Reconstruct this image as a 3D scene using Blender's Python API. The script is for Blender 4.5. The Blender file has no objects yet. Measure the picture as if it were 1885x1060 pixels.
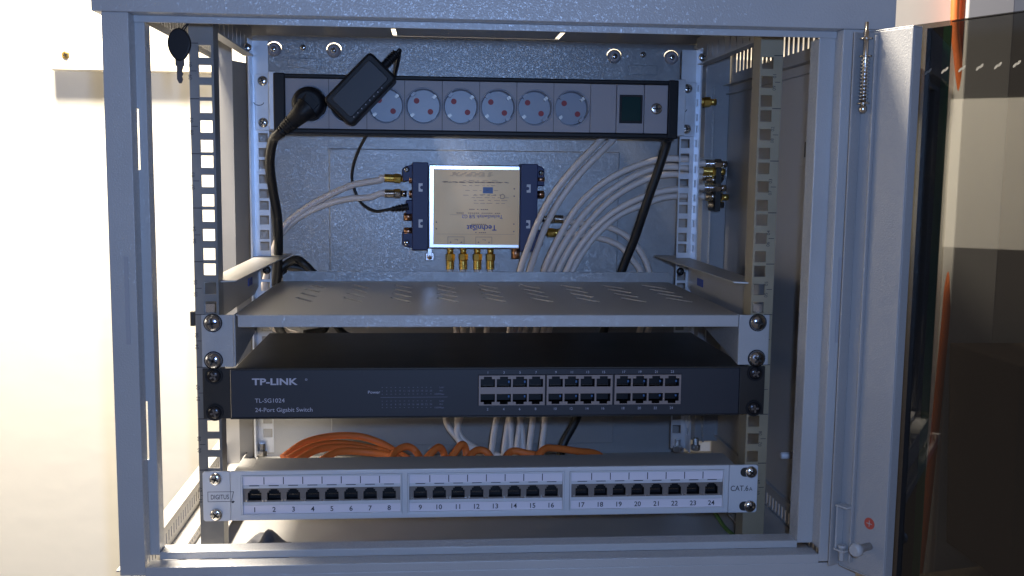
import bpy, math, random
import numpy as np
from mathutils import Vector, Matrix
random.seed(4)
R = math.radians
S = bpy.context.scene
COL = S.collection
MM = 0.001

# ------------------------------------------------------------------ camera
F_PX = 1850.0
CAM = np.array([-52.378, -849.90, 297.936])
PITCH, YAW, ROLL = 0.113447, 0.082168, 0.011419
def cam_axes():
    cy, sy = math.cos(YAW), math.sin(YAW); cp, sp = math.cos(PITCH), math.sin(PITCH)
    f = np.array([sy*cp, cy*cp, -sp]); ri = np.array([cy, -sy, 0.]); up = np.cross(ri, f)
    c, s = math.cos(ROLL), math.sin(ROLL)
    return c*ri + s*up, -s*ri + c*up, f
AX = cam_axes()
cd = bpy.data.cameras.new('camera'); cam = bpy.data.objects.new('camera', cd); COL.objects.link(cam)
cd.sensor_width = 36; cd.lens = F_PX*36/1885.0; cd.clip_start = 0.01; cd.clip_end = 50
m = Matrix.Identity(4)
for i, a in enumerate((AX[0], AX[1], -AX[2])):
    for k in range(3): m[k][i] = a[k]
for k in range(3): m[k][3] = CAM[k]*MM
cam.matrix_world = m
S.camera = cam
S.render.resolution_x = 1024; S.render.resolution_y = 576
# ------------------------------------------------------------------ world, lamps, exposure
w = bpy.data.worlds.new("World"); S.world = w; w.use_nodes = True
bg = w.node_tree.nodes['Background']; bg.inputs[0].default_value = (0.70, 0.61, 0.57, 1); bg.inputs[1].default_value = 0.20
def area(name, loc, target, size, power, color, shape='DISK'):
    l = bpy.data.lights.new(name, 'AREA'); l.shape = shape; l.size = size; l.energy = power; l.color = color
    o = bpy.data.objects.new(name, l); COL.objects.link(o); o.location = Vector(loc)*MM
    d = (Vector(target)-Vector(loc)); o.rotation_euler = d.to_track_quat('-Z', 'Y').to_euler(); return o
# warm room lamp, above and to the left of the cabinet, close to the wall
area('warm_lamp', (-440, 215, 1120), (-400, 340, 0), 0.20, 86, (1.0, 0.89, 0.72))
# the bluish LED flash of the phone that took the picture
fl = bpy.data.lights.new('flash', 'POINT'); fl.energy = 15; fl.color = (0.31, 0.52, 1.0); fl.shadow_soft_size = 0.012
fo = bpy.data.objects.new('flash', fl); COL.objects.link(fo); fo.location = Vector((-25, -860, 325))*MM
S.view_settings.view_transform = 'Standard'; S.view_settings.look = 'None'
S.view_settings.exposure = 0; S.view_settings.gamma = 1

def at(px, py, Y):
    d = AX[0]*(px-942.5) - AX[1]*(py-530) + AX[2]*F_PX
    t = (Y-CAM[1])/d[1]; v = CAM + t*d
    return Vector((v[0], v[1], v[2]))
def atz(px, py, Z):
    d = AX[0]*(px-942.5) - AX[1]*(py-530) + AX[2]*F_PX
    t = (Z-CAM[2])/d[2]; v = CAM + t*d
    return Vector((v[0], v[1], v[2]))

# ------------------------------------------------------------------ materials
def mat(name, col, rough=.5, metal=0., bump=0., bscale=600, spec=.5, var=0., vscale=8, coat=0., bdist=.0002, crough=.1, fs=800, ft=.4):
    m = bpy.data.materials.new(name); m.use_nodes = True; nt = m.node_tree; b = nt.nodes['Principled BSDF']
    b.inputs['Base Color'].default_value = (*col, 1); b.inputs['Roughness'].default_value = rough
    b.inputs['Metallic'].default_value = metal; b.inputs['Specular IOR Level'].default_value = spec
    b.inputs['Coat Weight'].default_value = coat
    tc = nt.nodes.new('ShaderNodeTexCoord')
    if var:
        n = nt.nodes.new('ShaderNodeTexNoise'); n.inputs['Scale'].default_value = vscale; n.inputs['Detail'].default_value = 5
        nt.links.new(tc.outputs['Object'], n.inputs['Vector'])
        r = nt.nodes.new('ShaderNodeMapRange'); r.inputs['To Min'].default_value = 1-var; r.inputs['To Max'].default_value = 1+var
        r.inputs['From Min'].default_value = .3; r.inputs['From Max'].default_value = .7
        nt.links.new(n.outputs['Fac'], r.inputs['Value'])
        mx = nt.nodes.new('ShaderNodeVectorMath'); mx.operation = 'SCALE'; mx.inputs[0].default_value = col
        nt.links.new(r.outputs['Result'], mx.inputs['Scale']); nt.links.new(mx.outputs[0], b.inputs['Base Color'])
        r2 = nt.nodes.new('ShaderNodeMapRange'); r2.inputs['To Min'].default_value = rough*.85; r2.inputs['To Max'].default_value = min(1, rough*1.2)
        nt.links.new(n.outputs['Fac'], r2.inputs['Value']); nt.links.new(r2.outputs['Result'], b.inputs['Roughness'])
    if bump:
        n = nt.nodes.new('ShaderNodeTexNoise'); n.inputs['Scale'].default_value = bscale; n.inputs['Detail'].default_value = 2
        nt.links.new(tc.outputs['Object'], n.inputs['Vector'])
        bp = nt.nodes.new('ShaderNodeBump'); bp.inputs['Strength'].default_value = bump; bp.inputs['Distance'].default_value = bdist
        nt.links.new(n.outputs['Fac'], bp.inputs['Height']); nt.links.new(bp.outputs[0], b.inputs['Normal'])
        if coat:   # glittering coarse powder coat: every grain has its own tilt
            b.inputs['Coat Roughness'].default_value = crough
            vo = nt.nodes.new('ShaderNodeTexVoronoi'); vo.inputs['Scale'].default_value = fs; nt.links.new(tc.outputs['Object'], vo.inputs['Vector'])
            sb = nt.nodes.new('ShaderNodeVectorMath'); sb.operation = 'SUBTRACT'; sb.inputs[1].default_value = (.5, .5, .5); nt.links.new(vo.outputs['Color'], sb.inputs[0])
            sc = nt.nodes.new('ShaderNodeVectorMath'); sc.operation = 'SCALE'; sc.inputs['Scale'].default_value = ft; nt.links.new(sb.outputs[0], sc.inputs[0])
            ge = nt.nodes.new('ShaderNodeNewGeometry'); ad = nt.nodes.new('ShaderNodeVectorMath'); ad.operation = 'ADD'
            nt.links.new(bp.outputs[0], ad.inputs[0]); nt.links.new(sc.outputs[0], ad.inputs[1])
            nm = nt.nodes.new('ShaderNodeVectorMath'); nm.operation = 'NORMALIZE'; nt.links.new(ad.outputs[0], nm.inputs[0]); nt.links.new(nm.outputs[0], b.inputs['Coat Normal'])
    return m
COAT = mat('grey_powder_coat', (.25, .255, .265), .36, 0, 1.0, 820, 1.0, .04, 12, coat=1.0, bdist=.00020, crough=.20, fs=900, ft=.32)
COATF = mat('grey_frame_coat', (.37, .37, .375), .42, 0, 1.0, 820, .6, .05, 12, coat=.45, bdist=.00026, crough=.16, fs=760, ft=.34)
SMOOTH = mat('grey_smooth_sheet', (.38, .37, .36), .40, .25, .5, 500, .5, .05, 20)
SIDE = mat('side_panel_coat', (.33, .32, .315), .42, .1, .3, 500, .5, .06, 6)
ZINC = mat('zinc_plated_steel', (.50, .49, .46), .42, .55, .25, 900, .5, .12, 30)
ZINCB = mat('bright_zinc', (.62, .65, .70), .35, .65, .2, 900, .5, .10, 30)
STEEL = mat('bright_screw_steel', (.75, .75, .76), .22, 1.0)
DARKMET = mat('dark_screw_recess', (.02, .02, .02), .5)
BLKSCR = mat('black_screw', (.03, .03, .035), .25, .6)
BLACK = mat('black_plastic', (.008, .008, .010), .5, 0, .3, 1200, .3)
RUBBER = mat('black_cable_rubber', (.012, .012, .013), .45)
NAVY = mat('dark_front_plastic', (.018, .021, .030), .5, 0, .2, 900)
SWTOP = mat('black_sheet_steel', (.020, .018, .017), .42, 0, .3, 700, .5, .15, 14)
PGREY = mat('grey_socket_plastic', (.33, .31, .33), .5, 0, .2, 900)
PBLUE = mat('pale_socket_plastic', (.27, .295, .36), .35)
RED = mat('red_shutter', (.30, .015, .02), .5)
GREEN = mat('dark_green_rocker', (.006, .035, .035), .25)
BLUEP = mat('dark_blue_plastic', (.016, .025, .10), .5, 0, .3, 900)
SILVER = mat('brushed_silver_cover', (.80, .80, .82), .30, .95, .15, 900)
KRAFT = mat('tan_label_foil', (.62, .39, .19), .42, .3, .1, 500, .5, .05, 20)
INKB = mat('blue_print', (.05, .08, .30), .6)
INKK = mat('black_print', (.02, .02, .03), .7)
INKG = mat('grey_print', (.20, .14, .13), .7)
INKL = mat('pale_print', (.42, .42, .50), .6)
INKD = mat('dim_print', (.16, .16, .22), .6)
PAPER = mat('white_label_paper', (.72, .68, .74), .6)
PATCH = mat('patch_panel_coat', (.56, .57, .60), .38, 0, .6, 700, bdist=.0002)
KEYST = mat('keystone_metal', (.20, .18, .17), .45, .4, 0, 1, .5)
FRAMEB = mat('beige_port_shield', (.25, .21, .20), .45, .3)
GOLD = mat('gold_connector', (.90, .62, .16), .30, 1.0)
NICKEL = mat('nickel_connector', (.55, .50, .44), .25, 1.0)
COPPER = mat('copper_tone_ring', (.55, .30, .18), .3, 1.0)
COAX = mat('white_coax_jacket', (.74, .66, .61), .42, 0, .1, 300)
COAXR = mat('red_cable_print', (.4, .06, .05), .6)
ORANGE = mat('orange_cable_jacket', (.72, .165, .03), .6, 0, .1, 400)
WALLM = mat('cream_plaster', (.82, .79, .72), .85, 0, .25, 35, .3, 0, 5, bdist=.0010)
BATTEN = mat('white_painted_batten', (.84, .78, .66), .6, 0, .3, 120)
TRUNK = mat('pale_grey_trunking', (.50, .50, .52), .5)
BRASS = mat('brass_screw', (.60, .40, .12), .35, .9)
PRINTBK = mat('black_glass_print', (.010, .012, .022), .25)
GREENE = mat('green_glass_edge', (.02, .15, .05), .15, 0, 0, 1, .6)
WHITEP = mat('white_plastic', (.62, .60, .62), .4)
CLOTH = mat('dark_grey_rag', (.10, .10, .11), .9, 0, 1, 900, .2, .3, 60)
STICK = mat('red_sticker', (.42, .06, .04), .5)
YG = mat('green_earth_wire', (.07, .13, .03), .5)
LEDB = mat('dim_blue_contact', (.10, .22, .45), .3, .5)
def glassmat():
    m = bpy.data.materials.new('tinted_glass'); m.use_nodes = True; nt = m.node_tree
    for n in list(nt.nodes): nt.nodes.remove(n)
    o = nt.nodes.new('ShaderNodeOutputMaterial'); tr = nt.nodes.new('ShaderNodeBsdfTransparent'); tr.inputs[0].default_value = (.46, .455, .43, 1)
    gl = nt.nodes.new('ShaderNodeBsdfGlossy'); gl.inputs['Roughness'].default_value = .02
    fr = nt.nodes.new('ShaderNodeFresnel'); fr.inputs['IOR'].default_value = 1.75
    mx = nt.nodes.new('ShaderNodeMixShader'); ge = nt.nodes.new('ShaderNodeNewGeometry'); iv = nt.nodes.new('ShaderNodeMath'); iv.operation = 'SUBTRACT'; iv.inputs[0].default_value = 1; nt.links.new(ge.outputs['Backfacing'], iv.inputs[1])
    mu = nt.nodes.new('ShaderNodeMath'); mu.operation = 'MULTIPLY'; nt.links.new(fr.outputs[0], mu.inputs[0]); nt.links.new(iv.outputs[0], mu.inputs[1]); nt.links.new(mu.outputs[0], mx.inputs[0]); nt.links.new(tr.outputs[0], mx.inputs[1]); nt.links.new(gl.outputs[0], mx.inputs[2])
    nt.links.new(mx.outputs[0], o.inputs[0]); return m
GLASS = glassmat()

# ------------------------------------------------------------------ mesh builder (all numbers in millimetres)
ORG = {}
class MB:
    def __init__(s): s.v = []; s.f = []; s.mi = []; s.sm = []; s.m = 0; s.smooth = False
    def face(s, idx, smooth=None):
        s.f.append(tuple(idx)); s.mi.append(s.m); s.sm.append(s.smooth if smooth is None else smooth)
    def box(s, x0, x1, y0, y1, z0, z1):
        x0, x1 = sorted((x0, x1)); y0, y1 = sorted((y0, y1)); z0, z1 = sorted((z0, z1))
        n = len(s.v)
        s.v += [(x, y, z) for z in (z0, z1) for y in (y0, y1) for x in (x0, x1)]
        for q in ((0,2,3,1),(4,5,7,6),(0,1,5,4),(2,6,7,3),(0,4,6,2),(1,3,7,5)): s.face([n+i for i in q], False)
        return s
    def hull(s, pts8):   # eight corners in box order (bottom 4 ring, top 4 ring)
        n = len(s.v); s.v += [tuple(p) for p in pts8]
        for q in ((3,2,1,0),(4,5,6,7),(0,1,5,4),(1,2,6,5),(2,3,7,6),(3,0,4,7)): s.face([n+i for i in q], False)
        return s
    def prism(s, pts, axis, a, b, smooth=False):   # 2D outline extruded along an axis; y: (x,z)  x: (y,z)  z: (x,y)
        def P(u, v, t): return {'y': (u, t, v), 'x': (t, u, v), 'z': (u, v, t)}[axis]
        pts = list(pts); k = len(pts)
        ar = sum(pts[i][0]*pts[(i+1) % k][1]-pts[(i+1) % k][0]*pts[i][1] for i in range(k))
        if a > b: a, b = b, a
        if (ar > 0) != (axis == 'y'): pts.reverse()
        n = len(s.v)
        s.v += [P(u, v, a) for u, v in pts] + [P(u, v, b) for u, v in pts]
        s.face(range(n, n+k), False); s.face(range(n+2*k-1, n+k-1, -1), False)
        for i in range(k): j = (i+1) % k; s.face((n+j, n+i, n+k+i, n+k+j), smooth)
        return s
    def rbox(s, cx, cz, w, h, ang, y0, y1, r=2, seg=5, dome=0):
        pts = []
        for (sx, sz, a0) in ((1,1,0),(-1,1,90),(-1,-1,180),(1,-1,270)):
            for k in range(seg+1):
                a = R(a0+90*k/seg); pts.append((sx*(w/2-r)+r*math.cos(a), sz*(h/2-r)+r*math.sin(a)))
        ca, sa = math.cos(R(ang)), math.sin(R(ang))
        pts = [(cx+p[0]*ca-p[1]*sa, cz+p[0]*sa+p[1]*ca) for p in pts]
        return s.prism(pts, 'y', y0, y1)
    def plate(s, axis, p, t, u0, u1, v0, v1, holes=()):
        us = sorted({u0, u1, *[h for q in holes for h in q[:2] if u0 < h < u1]}); vs = sorted({v0, v1, *[h for q in holes for h in q[2:] if v0 < h < v1]})
        def P(u, v, k): return {'y': (u, k, v), 'x': (k, u, v), 'z': (u, v, k)}[axis]
        def inh(u, v): return any(q[0] < u < q[1] and q[2] < v < q[3] for q in holes)
        nu, nv = len(us)-1, len(vs)-1
        fill = [[not inh((us[i]+us[i+1])/2, (vs[j]+vs[j+1])/2) for j in range(nv)] for i in range(nu)]
        n = len(s.v); W = nv+1
        for k in (p, p+t):
            for u in us:
                for v in vs: s.v.append(P(u, v, k))
        off = (nu+1)*W
        I = lambda i, j, b=0: n + b*off + i*W + j
        for i in range(nu):
            for j in range(nv):
                if not fill[i][j]: continue
                s.face((I(i,j), I(i+1,j), I(i+1,j+1), I(i,j+1)), False)
                s.face((I(i,j,1), I(i,j+1,1), I(i+1,j+1,1), I(i+1,j,1)), False)
                if i == 0 or not fill[i-1][j]: s.face((I(i,j), I(i,j+1), I(i,j+1,1), I(i,j,1)), False)
                if i == nu-1 or not fill[i+1][j]: s.face((I(i+1,j+1), I(i+1,j), I(i+1,j,1), I(i+1,j+1,1)), False)
                if j == 0 or not fill[i][j-1]: s.face((I(i+1,j), I(i,j), I(i,j,1), I(i+1,j,1)), False)
                if j == nv-1 or not fill[i][j+1]: s.face((I(i,j+1), I(i+1,j+1), I(i+1,j+1,1), I(i,j+1,1)), False)
        return s
    def lathe(s, o, d, prof, n=20, smooth=True, caps=True):  # prof: (distance along d, radius)
        o = Vector(o); d = Vector(d).normalized(); a = d.orthogonal().normalized(); b = d.cross(a)
        st = len(s.v)
        for t, r in prof:
            for k in range(n):
                q = 2*math.pi*k/n; s.v.append(tuple(o + d*t + (a*math.cos(q)+b*math.sin(q))*r))
        for i in range(len(prof)-1):
            for k in range(n):
                j = (k+1) % n; s.face((st+i*n+k, st+i*n+j, st+(i+1)*n+j, st+(i+1)*n+k), smooth)
        if caps:
            s.face([st+k for k in range(n)][::-1], False); e = st+(len(prof)-1)*n; s.face([e+k for k in range(n)], False)
        return s
    def tube(s, pts, r, n=10, sub=7, caps=True):
        P = [Vector(p) for p in pts]; path = []
        Q = [P[0]*2-P[1]] + P + [P[-1]*2-P[-2]]
        for i in range(1, len(Q)-2):
            for k in range(sub):
                t = k/sub; p0, p1, p2, p3 = Q[i-1:i+3]
                path.append(.5*((2*p1)+(p2-p0)*t+(2*p0-5*p1+4*p2-p3)*t*t+(3*p1-p0-3*p2+p3)*t**3))
        path.append(P[-1]); st = len(s.v); nrm = None
        rr = r if callable(r) else (lambda u: r)
        for i, p in enumerate(path):
            d = (path[min(i+1, len(path)-1)] - path[max(i-1, 0)]).normalized()
            if nrm is None: nrm = d.orthogonal().normalized()
            nrm = (nrm - d*nrm.dot(d)).normalized(); b = d.cross(nrm); q = rr(i/(len(path)-1))
            for k in range(n):
                a = 2*math.pi*k/n; s.v.append(tuple(p + (nrm*math.cos(a)+b*math.sin(a))*q))
        for i in range(len(path)-1):
            for k in range(n):
                j = (k+1) % n; s.face((st+i*n+k, st+i*n+j, st+(i+1)*n+j, st+(i+1)*n+k), True)
        if caps:
            s.face([st+k for k in range(n)][::-1], False); e = st+(len(path)-1)*n; s.face([e+k for k in range(n)], False)
        return s
    def screw(s, x, y, z, r=4.4, h=2.6, rot=0):   # pan head facing -Y, material slots: 0 head, 1 recess
        s.m = 0; s.lathe((x, y, z), (0,-1,0), [(0, r), (h*.35, r*.98), (h*.7, r*.82), (h*.92, r*.5), (h, r*.2)], 20)
        s.m = 1
        for a in (rot, rot+90): s.rbox(x, z, r*1.15, r*.24, a, y-h*.86, y-h-.25, r*.05, 1)
        s.m = 0; return s
    def text(s, body, x, z, y, size, al='L', rot=0, bold=0., sx=1.):
        vs, fs = glyphs(body, bold)
        if not vs: return s
        wd = max(v[0] for v in vs); mn = min(v[0] for v in vs)
        ox = 0 if al == 'L' else (-(wd+mn)/2)
        ca, sa = math.cos(R(rot)), math.sin(R(rot)); n = len(s.v); k = size/.72
        for v in vs:
            u, t = (v[0]+ox)*k*sx, v[1]*k; s.v.append((x+u*ca-t*sa, y, z+u*sa+t*ca))
        for f in fs: s.face([n+i for i in f], False)
        return s
    def build(s, name, mats, parent=None, bevel=0, origin=None, merge=False):
        if not isinstance(mats, (list, tuple)): mats = [mats]
        if parent is not None: o0 = ORG[parent.name]
        elif origin is not None: o0 = Vector(origin)
        else:
            a = np.array(s.v); o0 = Vector(((a[:,0].min()+a[:,0].max())/2, (a[:,1].min()+a[:,1].max())/2, a[:,2].min()))
        me = bpy.data.meshes.new(name)
        me.from_pydata([((v[0]-o0[0])*MM, (v[1]-o0[1])*MM, (v[2]-o0[2])*MM) for v in s.v], [], s.f)
        for q in mats: me.materials.append(q)
        me.polygons.foreach_set('material_index', s.mi); me.polygons.foreach_set('use_smooth', s.sm); me.update()
        o = bpy.data.objects.new(name, me); COL.objects.link(o)
        if parent is not None: o.parent = parent
        else: o.location = o0*MM
        ORG[o.name] = o0
        if bevel:
            b = o.modifiers.new('bevel', 'BEVEL'); b.width = bevel*MM; b.segments = 2; b.limit_method = 'ANGLE'; b.angle_limit = R(35)
        return o
_g = {}
def glyphs(body, bold):
    if (body, bold) not in _g:
        c = bpy.data.curves.new('t', 'FONT'); c.body = body; c.size = 1; c.offset = bold; c.resolution_u = 3
        o = bpy.data.objects.new('t', c); COL.objects.link(o)
        dg = bpy.context.evaluated_depsgraph_get(); e = o.evaluated_get(dg); me = e.to_mesh()
        _g[(body, bold)] = ([tuple(v.co) for v in me.vertices], [tuple(p.vertices) for p in me.polygons])
        e.to_mesh_clear(); bpy.data.objects.remove(o); bpy.data.curves.remove(c)
    return _g[(body, bold)]
def cut(o, cb):
    c = cb.build('cutter', [DARKMET], None); md = o.modifiers.new('cut', 'BOOLEAN'); md.operation = 'DIFFERENCE'; md.object = c; md.solver = 'EXACT'; md.use_self = True; bpy.context.view_layer.update()
    dg = bpy.context.evaluated_depsgraph_get(); me = bpy.data.meshes.new_from_object(o.evaluated_get(dg)); o.modifiers.clear()
    o.data = me; bpy.data.objects.remove(c)
def tag(o, label=None, cat=None, group=None, kind=None):
    if label: o['label'] = label
    if cat: o['category'] = cat
    if group: o['group'] = group
    if kind: o['kind'] = kind
    return o
def thing(name, loc, label, cat, group=None):
    o = bpy.data.objects.new(name, None); COL.objects.link(o); o.location = Vector(loc)*MM; o.empty_display_size = .02
    ORG[o.name] = Vector(loc); return tag(o, label, cat, group)

# ================================================================== the setting
WY = 400
tag(MB().box(-1900, 2200, WY, WY+60, -1300, 2200).build('wall', WALLM), kind='structure')
tag(MB().box(-1100, -1050, -300, WY-2, 163, 452).build('added_reflector_wall', WALLM), kind='structure')  # unseen wall piece, added so the door glass mirrors a bright band
b = MB().box(-495, 560, 388, WY+1, 412, 442)
bt = b.build('wooden_batten', BATTEN, bevel=1.5)
tag(bt, 'cream painted wooden batten on the wall running behind the cabinet', 'batten')
s_ = MB(); p = at(115, 99, 377.9); s_.screw(p.x, 388, p.z, 4.6, 1.2, 20); s_.build('screw', [BRASS, DARKMET], bt)
b = MB().box(611, 672, 376, WY+1, -700, 1400)
tag(b.build('cable_trunking', TRUNK, bevel=2), 'pale grey vertical trunking on the wall seen through the glass door', 'trunking')
# box and board added beyond the glass to imitate room reflections
BX = thing('reflection_box', (800, 250, -160), 'dark brown box shape added for the dim room reflections in the lower glass door', 'box')
BROWN = mat('reflection_brown', (.11, .085, .075), .7, 0, .3, 60, .3, .1, 10); TAN = mat('reflection_tan', (.55, .46, .36), .75, 0, .3, 60, .3, .1, 10)
b = MB(); b.hull([(600, 190, -160), (960, 190, -160), (960, 330, -160), (600, 330, -160), (592, 184, 95), (968, 184, 95), (968, 336, 95), (592, 336, 95)]); b.build('box_body', BROWN, BX, bevel=2)
b = MB(); b.hull([(630, 120, 78), (970, 120, 98), (968, 184, 97), (632, 184, 97), (630, 119, 80), (970, 119, 100), (968, 184, 99), (632, 184, 99)]); b.build('flap', TAN, BX, bevel=1)
b = MB(); b.lathe((690, 178, 60), (1, 0, 0), [(0, 4), (90, 4)], 12); b.build('handle', mat('pale_rod', (.55, .52, .48), .4), BX)
b = MB(); b.hull([(560, 120, -330), (1000, 60, -330), (1000, 300, -330), (560, 330, -330), (560, 200, -206), (1000, 140, -150), (1000, 320, -150), (560, 340, -206)])
tag(b.build('reflection_board', TAN, bevel=1), 'pale tan slab added for the lit floor reflection low in the glass door', 'board')  # slab added to imitate the floor reflected in the glass
# orange cables hanging beside the trunking
def cable(name, pts, r, m, label, cat='cable', group=None, n=10, **k):
    o = MB().tube(pts, r, n).build(name, m); return tag(o, label, cat, group)
cable('hanging_cable', [(600, 385, 1500), (608, 384, 700), at(1759, 0, 384), at(1765, 120, 386), at(1777, 230, 390), at(1775, 400, 390), at(1748, 520, 384), at(1740, 600, 380), at(1715, 850, 380), at(1690, 1060, 380), at(1660, 1250, 380)], 5.2, ORANGE,
      'orange cable hanging on the wall at right, the one nearer the door hinge', 'cable', 'orange cables hanging behind the glass door')
cable('hanging_cable', [(625, 388, 1500), (618, 388, 700), at(1775, 0, 388), at(1775, 120, 388), at(1786, 230, 391), at(1780, 400, 391), at(1754, 520, 388), at(1751, 600, 388), at(1733, 850, 388), at(1722, 1060, 388), at(1710, 1250, 388)], 5.2, ORANGE,
      'orange cable hanging on the wall at right, the one nearer the grey trunking', 'cable', 'orange cables hanging behind the glass door')

# ================================================================== cabinet
cx = 4
CAB = thing('network_cabinet', (cx, 150, -46), 'open grey network cabinet on the wall with its glass door swung to the right', 'cabinet')
XL, XR = -290, 298
# lid / roof
b = MB()
b.plate('z', 452, 1.5, XL, XR, -84, 346, holes=[(-95, -90, 270, 328), (90, 95, 270, 328), (-95, 95, 326.4, 328)])
b.build('roof_plate', SIDE, CAB)
b = MB()
b.box(-296, 304, -86, -84, 411, 455); b.box(-296, 304, -84, -60, 411, 412.2); b.box(-296, -294.5, -84, -58, 412, 455); b.box(302.5, 304, -84, -58, 412, 455); b.box(-296, -294.5, -58, 345, 446, 455); b.box(302.5, 304, -58, 345, 446, 455)
b.build('lid', COATF, CAB, bevel=1.0)
# front frame: face flange, stepped lip, return flange
b = MB()
b.box(-290, -271, -83, -81, -14, 411); b.box(-272.5, -271, -81, -67, -4, 411)
b.plate('y', -67, 1.5, -275, -264, -4, 411, holes=[(-274.2, -270, 297.7, 343), (-274.2, -270, 73.4, 119.6)])
b.box(-265.5, -264, -65.5, -52, -4, 406); b.box(-290, -288.5, -81, -52, -14, 411)
b.box(264.5, 296, -83, -81, -14, 411); b.box(264.5, 266, -81, -67, -4, 411)
b.plate('y', -67, 1.5, 252, 266, -4, 411)
b.box(252, 253.5, -65.5, -48, -4, 406); b.box(294.5, 296, -81, -52, -14, 411)
b.box(253.5, 262, -49.5, -48, -4, 404)
b.box(-271, 264.5, -70, -68.5, 406, 411)
b.box(-264, 252, -67, -65.5, -8, -2); b.box(-271, 264.5, -81, -67, -9.5, -8)
b.box(-271, 264.5, -83, -81, -24, -8); b.box(-290, 296, -83.6, -81.6, -34, -15); b.box(-264, 252, -65.5, -50, -3.5, -2)
b.build('front_frame', COATF, CAB, bevel=.7)
b = MB(); b.m = 0
SLM = mat('slot_shade_grey', (.31, .31, .33), .6)  # darker grey on a flat strip gives the slot its recess shade
MB().box(-279.5, -276.5, -83.4, -83, 167, 233).build('latch_slot', SLM, CAB)
MB().box(269, 272.5, -83.4, -83, 167, 235).build('latch_slot', SLM, CAB)
# floor pan
b = MB()
b.box(-296, 304, -92, 346, -46, -44.5); b.box(-296, 304, -93.5, -92, -46, -35)
b.box(-294, 302, -92, -84, -36.5, -35)
b.build('bottom_pan', COATF, CAB, bevel=.6)
b = MB(); b.box(XL, XR, -62, 346, -44, -42.5); b.build('floor_sheet', SMOOTH, CAB)
# side rails (bottom and top) with slots
def slots(y0, y1, step, w, z0, z1): return [(y, y+w, z0, z1) for y in np.arange(y0, y1, step)]
b = MB()
b.plate('x', -289, 1.5, -60, 346, -42, -20, holes=slots(-40, 330, 9, 3.4, -36, -26))
b.box(-300, -287.5, -60, 346, -20, -18.8); b.plate('x', -268, 1.2, -60, 346, -42.3, -33, holes=slots(-40, 330, 9, 4, -38, -35.5))
b.build('bottom_side_rail', SMOOTH, CAB)
b = MB()
b.plate('x', -289, 1.5, -60, 346, 418, 451.8, holes=slots(-50, 335, 9.5, 4.2, 424, 441))
b.build('top_side_rail', COATF, CAB)
# right side: vented strips and side panel
b = MB()
b.plate('x', 297, 1.2, -50, 346, 402, 451.8, holes=slots(-30, 300, 13, 7, 416, 438))
b.box(288, 297, -50, 346, 402, 403.2)
b.build('vented_side_strip', SIDE, CAB)
b = MB(); b.plate('x', 297, 1.2, -50, 346, -42.3, -23, holes=slots(0, 170, 9, 4.5, -40, -28))
b.build('vented_side_strip', SIDE, CAB)
b = MB(); b.box(296, 297.5, -50, 340, -22.8, 401.8); b.box(292, 296, -48, 338, 392, 394); b.box(292, 296, -48, 338, -16, -14)
sp_ = b.build('side_panel', SIDE, CAB, bevel=.6)
b = MB(); b.box(293, 296, 47, 78, 308, 338); b.m = 1; b.box(292.6, 293, 61, 63, 316, 330); b.build('side_latch', [SIDE, DARKMET], sp_, bevel=.6)
b = MB(); b.lathe((296, 62, 33), (-1, 0, 0), [(0, 3.4), (13, 3.4), (14, 2.6)], 14); b.build('peg', WHITEP, sp_)
# rear corner plates and back panel
b = MB(); b.box(-296, -273, 316, 317.5, -42, 452)
b.hull([(-273, 316, -42), (-262, 342, -42), (-263.3, 343, -42), (-274.3, 317, -42), (-273, 316, 420), (-262, 342, 420), (-263.3, 343, 420), (-274.3, 317, 420)])
b.box(-296, -294.5, 317.5, 398, -42, 452)
b.build('rear_corner_plate', SMOOTH, CAB)
b = MB(); b.box(268, 296, 318, 319.5, -22, 451); b.hull([(268, 318, -22), (258, 343, -22), (259.3, 344, -22), (269.3, 319, -22), (268, 318, 451), (258, 343, 451), (259.3, 344, 451), (269.3, 319, 451)])
b.box(276, 278, 312, 318, -22, 401)
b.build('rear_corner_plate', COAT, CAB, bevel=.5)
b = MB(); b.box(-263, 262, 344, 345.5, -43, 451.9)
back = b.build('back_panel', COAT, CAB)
c = MB()
KH = [-230.7, -162.9, 163.4, 231.7]
for x in KH:
    c.prism([(x+8.6*math.cos(a), 438+ (11.5 if math.sin(a) > 0 else 8.6)*math.sin(a)*.62) for a in np.linspace(0, 2*math.pi, 24, endpoint=False)], 'y', 340, 350)
cut(back, c)
b = MB(); b.box(-170, 172.5, 341.6, 344, -30, 324.6); b.build('pressed_field', COAT, back, bevel=1.6)
for x in KH:
    b = MB(); b.lathe((x, 349, 436), (0,-1,0), [(0, 8), (7, 8.0), (9.5, 6.8), (11, 5)], 22); wsh = b.build('washer', PGREY, CAB)
    b = MB(); b.screw(x, 338.2, 436, 3.4, 1.8, random.randint(0, 80)); b.build('screw', [STEEL, DARKMET], wsh)
for x in (-198, 198):
    b = MB(); b.rbox(x, 421 if x < 0 else 421, 34, 11, 0, 341.5, 344.2, 1.5); b.build('knockout', COAT, back, bevel=.4)
    b = MB(); b.screw(x, 343.8, 439, 3.6, 2, 30); b.build('screw', [STEEL, DARKMET], back)
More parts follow.
